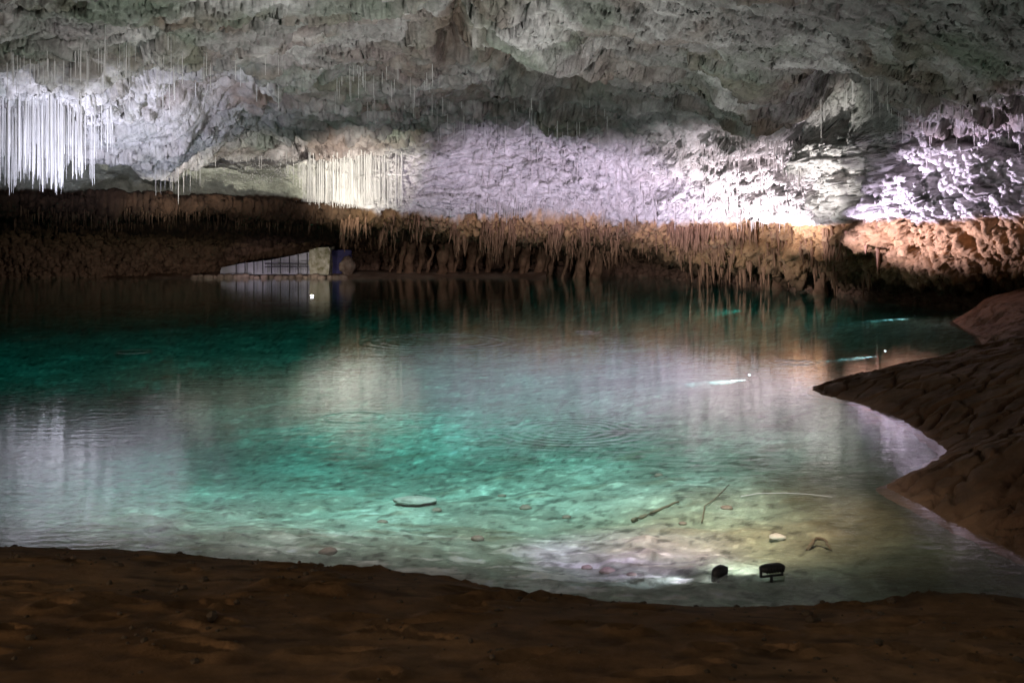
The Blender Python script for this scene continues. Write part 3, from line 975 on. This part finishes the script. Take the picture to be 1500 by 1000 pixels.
# ------------------------------------------------------------------ floodlights
def floodlight(loc, aim, label, w=0.24, flat=0.15, stake=0.10, group=None):
    """lamp on a U bracket; local +Y is the beam"""
    root = link(bpy.data.objects.new('floodlight', None))
    root.location = loc
    d = Vector(aim) - Vector(loc)
    root.rotation_euler = (0, 0, math.atan2(-d.x, d.y))
    pitch = math.atan2(d.z, math.hypot(d.x, d.y))
    R = Matrix.Rotation(pitch, 3, 'X')
    tag(root, label, 'floodlight', group)
    zc = stake
    # housing: rounded, ribbed at the back
    bm = bmesh.new()
    n = 20
    prof = [(-0.5, 0.55), (-0.47, 0.78), (-0.36, 0.93), (-0.2, 1.0), (0.08, 1.0), (0.1, 0.97)]
    rings = []
    for (yy, sc) in prof:
        ring = []
        for k in range(n):
            a = 2 * math.pi * k / n
            ca_, sa_ = math.cos(a), math.sin(a)
            ex = (abs(ca_) ** 0.6) * (1 if ca_ > 0 else -1)
            ez = (abs(sa_) ** 0.8) * (1 if sa_ > 0 else -1)
            ring.append(bm.verts.new(R @ Vector((ex * w / 2 * sc, yy * w * 0.55, ez * w * flat * sc)) + Vector((0, 0, zc))))
        rings.append(ring)
    for a_, b_ in zip(rings[:-1], rings[1:]):
        for k in range(n):
            bm.faces.new((a_[k], a_[(k + 1) % n], b_[(k + 1) % n], b_[k]))
    bm.faces.new(rings[0])
    for k in range(7):
        x = (k - 3) * w * 0.115
        bm_box(bm, R @ Vector((x, -w * 0.24, 0)) + Vector((0, 0, zc)), (w * 0.03, w * 0.12, w * flat * 1.5), R)
    body = bm_obj('housing', bm, M_steel, root, True)
    bm = bmesh.new()
    vs = []
    for k in range(n):
        a = 2 * math.pi * k / n
        ca_, sa_ = math.cos(a), math.sin(a)
        ex = (abs(ca_) ** 0.6) * (1 if ca_ > 0 else -1)
        ez = (abs(sa_) ** 0.8) * (1 if sa_ > 0 else -1)
        vs.append(bm.verts.new(R @ Vector((ex * w / 2 * 0.93, 0.07 * w * 0.55, ez * w * flat * 0.93)) + Vector((0, 0, zc))))
    f = bm.faces.new(vs)
    r = bmesh.ops.extrude_face_region(bm, geom=[f])
    bmesh.ops.translate(bm, verts=[v for v in r['geom'] if isinstance(v, bmesh.types.BMVert)], vec=R @ Vector((0, -0.006, 0)))
    bm_obj('lens', bm, M_lens, root)
    bm = bmesh.new()
    for sx_ in (-1, 1):
        bm_box(bm, (sx_ * w * 0.44, 0, zc - w * 0.15), (0.014, 0.03, w * 0.30), None, 0.003)
    bm_box(bm, (0, 0, zc - w * 0.30), (w * 0.88 + 0.014, 0.03, 0.014), None, 0.003)
    bm_obj('bracket', bm, M_steel, root)
    bm = bmesh.new()
    bm_tube(bm, [(0, 0, zc - w * 0.30), (0, 0, -0.12)], [0.014, 0.012], 8)
    bm_obj('stake', bm, M_steel, root)
    return root, Vector(loc) + Vector((0, 0, zc)) + d.normalized() * (w * 0.12)


def spot(name, loc, aim, power, ang, blend, color, r=0.06, squash=1.0):
    L = bpy.data.lights.new(name, 'SPOT')
    L.energy = power
    L.spot_size = math.radians(ang)
    L.spot_blend = blend
    L.color = color
    L.shadow_soft_size = r
    o = bpy.data.objects.new(name, L)
    o.location = loc
    o.rotation_euler = (Vector(aim) - Vector(loc)).to_track_quat('-Z', 'Y').to_euler()
    o.scale = (1.0, squash, 1.0)
    return link(o)


WHITE = (1.0, 0.93, 0.96)
LILAC = (0.86, 0.73, 1.0)
NEUT = (1.0, 0.96, 0.93)
PINK = (1.0, 0.89, 0.98)
BLUE = (0.76, 0.78, 1.0)
CREAM = (1.0, 0.94, 0.84)
LS = 1.0
lamps = []


def lamp(px, py, z, aim, power, ang, blend, color, label, w=0.24, stake=0.10, r=0.06, beam_aim=None):
    X, D = on_water(px, py, z)
    root, lp = floodlight((X, D, z - stake), aim, label, w, stake=stake)
    spot('lamp_or_fill', lp, aim if beam_aim is None else beam_aim, power * LS, ang, blend, color, r)


# two lamps in the shallows near the sand
a = on_bed(1130, 852)
root, lp = floodlight(a, tuple(a + Vector((-1.1, 3.2, 0.02))), 'black floodlight upright on its bracket in the shallow water, right of two', 0.235, stake=0.125)
spot('lamp_or_fill', lp + Vector((-0.02, 0.06, 0.07)), a + Vector((-1.1, 3.2, 0.12)), 60 * LS, 100, 0.8, WHITE, 0.05)
a = on_bed(1052, 852)
root, lp = floodlight(a, tuple(a + Vector((-1.5, 1.3, 0.0))), 'rounded black floodlight half sunk in silt, left of two in the shallows', 0.19, flat=0.30, stake=0.085)
spot('lamp_or_fill', lp + Vector((-0.06, 0.02, 0.07)), a + Vector((-2.6, 0.7, 0.08)), 40 * LS, 90, 0.8, LILAC, 0.05)
# three lamps along the right shore, shining across the pool
lamp(1340, 463, -0.12, W(1000, 452, 40.0), 1500, 70, 0.7, (1.0, 0.72, 0.95), 'small sunken lamp at the end of the farthest streak of light by the right shore', 0.12, 0.05)
lamp(1297, 514, -0.10, W(900, 520, 26.0), 700, 60, 0.7, (1.0, 0.72, 1.0), 'small sunken lamp at the end of the middle streak of light by the mud bank', 0.12, 0.05)
lamp(1098, 549, -0.14, W(500, 560, 21.0), 900, 110, 1.0, (1.0, 0.75, 0.95), 'small sunken lamp in open water beyond the mud point', 0.12, 0.05)
lamp(457, 433, 0.035, (-8.0, 40.0, 5.0), 300, 90, 0.6, CREAM, 'bright lamp at the water surface in front of the mossy pillar', 0.15, 0.04, beam_aim=W(462, 385, 62.0))
spot('lamp_or_fill', W(445, 410, 58.0), W(466, 385, 61.2), 95 * LS, 50, 0.7, CREAM, 0.05)

# floodlights on the roof and walls (at the waterline, no fixtures; weak ones added)
spot('lamp_or_fill', (-14.6, 35.0, 0.15), W(140, 150, 42), 7000 * LS, 72, 1.0, BLUE, 0.12)
spot('lamp_or_fill', W(505, 424, 45), W(518, 238, 53), 7000 * LS, 44, 1.0, CREAM, 0.1)
spot('lamp_or_fill', W(330, 422, 43), W(310, 246, 50), 2800 * LS, 84, 1.0, CREAM, 0.1, 0.28)
spot('lamp_or_fill', (3.0, 40.0, 0.05), W(860, 268, 53), 9500 * LS, 84, 1.0, LILAC, 0.08, 0.32)
spot('lamp_or_fill', (0.0, 46.0, 0.05), W(760, 368, 60), 750 * LS, 100, 0.9, WHITE, 0.08, 0.3)  # added low fill for the brown columns
spot('lamp_or_fill', (6.6, 41.6, 0.1), W(1150, 254, 45.5), 7500 * LS, 106, 1.0, PINK, 0.04, 0.38)
spot('lamp_or_fill', (6.5, 37.5, 0.1), W(1410, 278, 35), 13500 * LS, 82, 0.8, LILAC, 0.05, 0.40)
spot('lamp_or_fill', (-14.0, 46.0, 0.1), W(160, 365, 62), 1000 * LS, 120, 0.9, CREAM, 0.1, 0.3)  # added weak fill for the left back ledge
spot('lamp_or_fill', (4.0, 40.0, 0.1), W(1080, 388, 52), 2600 * LS, 84, 0.9, WHITE, 0.08, 0.22)  # added low fill to bring out the right part of the fringe
spot('lamp_or_fill', (6.0, 37.5, 0.1), W(1248, 205, 41), 5500 * LS, 30, 1.0, NEUT, 0.06)  # added fill on the hanging boulder
# added upward fill for the roof, from mid pool without fixtures
for (X, Y, aim, P_) in ((-14, 31, (-16, 33, 8), 700), (-6, 36, (-6.5, 37.5, 8), 2200), (2, 34, (2, 36, 8), 1900), (8, 27, (8, 28.5, 8), 480)):
    spot('lamp_or_fill', (X, Y, -0.05), aim, P_ * LS, 135, 0.8, NEUT, 0.08)
spot('lamp_or_fill', (9.6, 46.0, -0.1), (3.0, 49.0, -0.5), 160 * LS, 120, 0.8, WHITE, 0.05)
spot('lamp_or_fill', (-9.0, 18.0, 10.0), (-13.0, 41.0, 0), 6500 * LS, 54, 1.0, WHITE, 0.3)  # added overhead fill for the far left lake bed
spot('lamp_or_fill', (2.0, 9.6, 9.0), (2.35, 11.9, 0), 4800 * LS, 24, 1.0, (1.0, 0.60, 0.46), 0.1)  # added overhead gold light on the near shallows
spot('lamp_or_fill', (1.0, 9.6, 9.0), (1.15, 11.1, 0), 5500 * LS, 16, 1.0, (0.80, 0.48, 1.0), 0.1)  # added overhead violet light on the near shallows
spot('lamp_or_fill', (3.0, 9.0, 9.0), (3.1, 11.4, 0), 1100 * LS, 24, 1.0, (1.0, 0.92, 0.75), 0.1)  # added overhead fill for the right bay
spot('lamp_or_fill', (-2.0, 14.0, 10.5), (-1.0, 25.0, 0), 9500 * LS, 52, 1.0, (0.86, 0.95, 1.0), 0.3)  # added overhead fill between the two lit stretches of bed
# added warm fill behind the eye, raking the sand; no known lamp
spot('lamp_or_fill', (-8.5, 1.5, 2.3), (2.5, 8.2, 0.1), 680 * LS, 100, 1.0, (1.0, 0.78, 0.55), 0.15, 0.35)
# added overhead fill brightening the lake bed, no fixtures on the roof
spot('lamp_or_fill', (-0.8, 11.5, 10.5), (-0.8, 15.6, 0), 10500 * LS, 64, 1.0, WHITE, 0.3)
spot('lamp_or_fill', (-2.0, 16.0, 10.5), (-0.5, 38.0, 0), 11000 * LS, 54, 1.0, WHITE, 0.3)

# ------------------------------------------------------------------ the landing on the far shore
def prism(bm, poly, y0, y1):
    a = [bm.verts.new((x, y0, z)) for x, z in poly]
    b = [bm.verts.new((x, y1, z)) for x, z in poly]
    bm.faces.new(a)
    bm.faces.new(b[::-1])
    n = len(a)
    for k in range(n):
        bm.faces.new((a[k], b[k], b[(k + 1) % n], a[(k + 1) % n]))


def xz(px, py, D):
    p = W(px, py, D)
    return (p[0], p[2])


Dw = 62.0
bm = bmesh.new()
prism(bm, [xz(322, 402, Dw), xz(324, 392, Dw), xz(352, 386, Dw), xz(395, 381, Dw), xz(430, 374, Dw), xz(453, 369, Dw), xz(455, 402, Dw)], Dw, Dw + 0.5)
tag(bm_obj('plaster_wall', bm, M_plaster), 'pale lilac lit wall behind the railing on the far shore', 'wall')
# railing
rr = link(bpy.data.objects.new('railing', None))
Dr = 61.4
rr.location = W(400, 399, Dr)
tag(rr, 'dark metal railing in front of the pale lit wall', 'railing')


def rel(px, py):
    p = W(px, py, Dr)
    return Vector(p) - rr.location


for k in range(9):
    px = 346 + k * 13
    t = (px - 346) / 104
    bm = bmesh.new()
    bm_tube(bm, [rel(px, 401), rel(px, 385 - 14 * t)], [0.03, 0.03], 6)
    bm_obj('post', bm, M_steel, rr)
for (y0, y1, x0) in ((386, 386, 388), (391, 391, 388)):
    bm = bmesh.new()
    bm_tube(bm, [rel(x0, y0), rel(452, y1)], [0.028, 0.028], 6)
    bm_obj('rail', bm, M_steel, rr)
bm = bmesh.new()
for k in range(26):
    px = 392 + k * 2.4
    if abs((px - 346) % 13) > 1.5:
        bm_tube(bm, [rel(px, 399), rel(px, 386)], [0.009, 0.009], 5)
bm_obj('bars', bm, M_steel, rr)
# pillar
bm = bmesh.new()
prism(bm, [xz(453, 403, 61.2), xz(454, 366, 61.2), xz(466, 362, 61.2), xz(482, 362, 61.2), xz(482, 403, 61.2)], 61.2, 62.6)
bmesh.ops.subdivide_edges(bm, edges=bm.edges[:], cuts=5, use_grid_fill=True)
for v in bm.verts:
    n_ = gnoise(np.array([[v.co.x * 2.2, v.co.y * 2.2, v.co.z * 2.2]]), 3)[0]
    v.co += Vector((0.10 * n_, 0.14 * n_, 0.05 * n_))
tag(bm_obj('stone_pillar', bm, M_moss), 'cream and mossy rough stone pillar at the end of the railing', 'pillar')
bm = bmesh.new()
bm_box(bm, W(497, 386, 62.4), (1.35, 0.3, 1.5), None, 0.03)
tag(bm_obj('shutter', bm, M_navy), 'dark blue upright shutter closing the opening beside the mossy pillar', 'panel')
o = bm_obj('boulder', rock_bm((0.40, 0.4, 0.55), 12, 4, 0.35), M_stone, smooth=True)
o.location = W(509, 391, 61.6)
tag(o, 'rounded grey brown boulder standing before the dark blue shutter', 'boulder')
spot('lamp_or_fill', W(345, 407, 58.6), W(400, 386, 62), 55 * LS, 90, 0.8, LILAC, 0.05)

# ------------------------------------------------------------------ water
M_water = bpy.data.materials.new('pool_water')
M_water.use_nodes = True
nt = M_water.node_tree
nt.nodes.clear()
out = nt.nodes.new('ShaderNodeOutputMaterial')
tr = nt.nodes.new('ShaderNodeBsdfTransparent')
gl = nt.nodes.new('ShaderNodeBsdfGlossy')
gl.inputs['Roughness'].default_value = 0.0
gl.inputs['Color'].default_value = (1, 1, 1, 1)
fr = nt.nodes.new('ShaderNodeFresnel')
fr.inputs['IOR'].default_value = 1.6
geo = nt.nodes.new('ShaderNodeNewGeometry')
mx = nt.nodes.new('ShaderNodeMixShader')
one = nt.nodes.new('ShaderNodeMath')
one.operation = 'SUBTRACT'
one.inputs[0].default_value = 1
nt.links.new(geo.outputs['Backfacing'], one.inputs[1])
mul = nt.nodes.new('ShaderNodeMath')
mul.operation = 'MULTIPLY'
nt.links.new(fr.outputs[0], mul.inputs[0])
nt.links.new(one.outputs[0], mul.inputs[1])
nt.links.new(mul.outputs[0], mx.inputs[0])
nt.links.new(tr.outputs[0], mx.inputs[1])
nt.links.new(gl.outputs[0], mx.inputs[2])
nt.links.new(mx.outputs[0], out.inputs['Surface'])
pos = geo.outputs['Position']


def math_n(op, a=None, b=None, c=None):
    n = nt.nodes.new('ShaderNodeMath')
    n.operation = op
    for i, q in enumerate((a, b, c)):
        if q is None:
            continue
        if isinstance(q, (int, float)):
            n.inputs[i].default_value = q
        else:
            nt.links.new(q, n.inputs[i])
    return n.outputs[0]


def ring(px, py, r0, w, k, amp):
    X, D = on_water(px, py)
    dn = nt.nodes.new('ShaderNodeVectorMath')
    dn.operation = 'DISTANCE'
    nt.links.new(pos, dn.inputs[0])
    dn.inputs[1].default_value = (X, D, 0)
    d = dn.outputs['Value']
    e = math_n('MULTIPLY', math_n('SUBTRACT', d, r0), 1.0 / w)
    g = math_n('EXPONENT', math_n('MULTIPLY', math_n('MULTIPLY', e, e), -1.0))
    return math_n('MULTIPLY', math_n('MULTIPLY', math_n('SINE', math_n('MULTIPLY', d, k)), g), amp)


def noise_h(scale_xyz, detail, amp):
    mp = nt.nodes.new('ShaderNodeMapping')
    mp.inputs['Scale'].default_value = scale_xyz
    nt.links.new(pos, mp.inputs['Vector'])
    n = noise_node(nt, 1.0, detail, 0.5, mp.outputs[0])
    return math_n('MULTIPLY', n.outputs[0], amp)


h = math_n('ADD', math_n('ADD', noise_h((3.4, 6.0, 1), 3, 0.0030), noise_h((9.0, 15.0, 1), 2, 0.0011)), noise_h((0.9, 1.5, 1), 2, 0.0020))
for args in ((519, 611, 0.47, 0.05, 50, 0.002), (835, 630, 0.75, 0.55, 34, 0.0007), (195, 515, 0.40, 0.06, 40, 0.003), (1163, 531, 0.35, 0.2, 30, 0.002), (857, 487, 0.3, 0.2, 26, 0.0022),
             (46, 496, 0.3, 0.2, 26, 0.0025), (640, 500, 1.6, 0.5, 16, 0.0016)):
    h = math_n('ADD', h, ring(*args))
bp = nt.nodes.new('ShaderNodeBump')
bp.inputs['Strength'].default_value = 1.0
bp.inputs['Distance'].default_value = 1.0
nt.links.new(h, bp.inputs['Height'])
nt.links.new(bp.outputs[0], gl.inputs['Normal'])
nt.links.new(bp.outputs[0], fr.inputs['Normal'])
va = nt.nodes.new('ShaderNodeVolumeAbsorption')
va.inputs['Color'].default_value = (0.06, 0.905, 0.89, 1)
va.inputs['Density'].default_value = 0.36
nt.links.new(va.outputs[0], out.inputs['Volume'])
bm = bmesh.new()
bm_box(bm, (0, 38.5, -3.0), (190, 77, 6.0))
o = bm_obj('water', bm, M_water)
tag(o, 'clear still turquoise cave pool with faint ripple rings', 'water', kind='structure')

# ------------------------------------------------------------------ world, camera
w = bpy.data.worlds.new('World')
scene.world = w
w.use_nodes = True
bg = w.node_tree.nodes['Background']
bg.inputs[0].default_value = (1.0, 0.93, 0.86, 1)
bg.inputs[1].default_value = 0.13

cam = bpy.data.cameras.new('camera')
cam.sensor_width = 36
cam.lens = 36 * F / 1500
cam.shift_y = -(500 - YH) / 1500
cam.clip_end = 300
cam.dof.use_dof = True
cam.dof.focus_distance = 17
cam.dof.aperture_fstop = 4.0
co = link(bpy.data.objects.new('camera', cam))
co.location = (0, 0, CH)
co.rotation_euler = (math.radians(90), 0, 0)
scene.camera = co

scene.view_settings.view_transform = 'Standard'
scene.view_settings.look = 'None'
scene.view_settings.exposure = 0
scene.view_settings.gamma = 1
cy = scene.cycles
cy.use_denoising = True
try:
    cy.denoiser = 'OPENIMAGEDENOISE'
except Exception:
    pass
cy.max_bounces = 8
cy.diffuse_bounces = 3
cy.glossy_bounces = 3
cy.transparent_max_bounces = 8
cy.volume_bounces = 0
cy.caustics_reflective = False
cy.caustics_refractive = False
cy.sample_clamp_indirect = 6.0
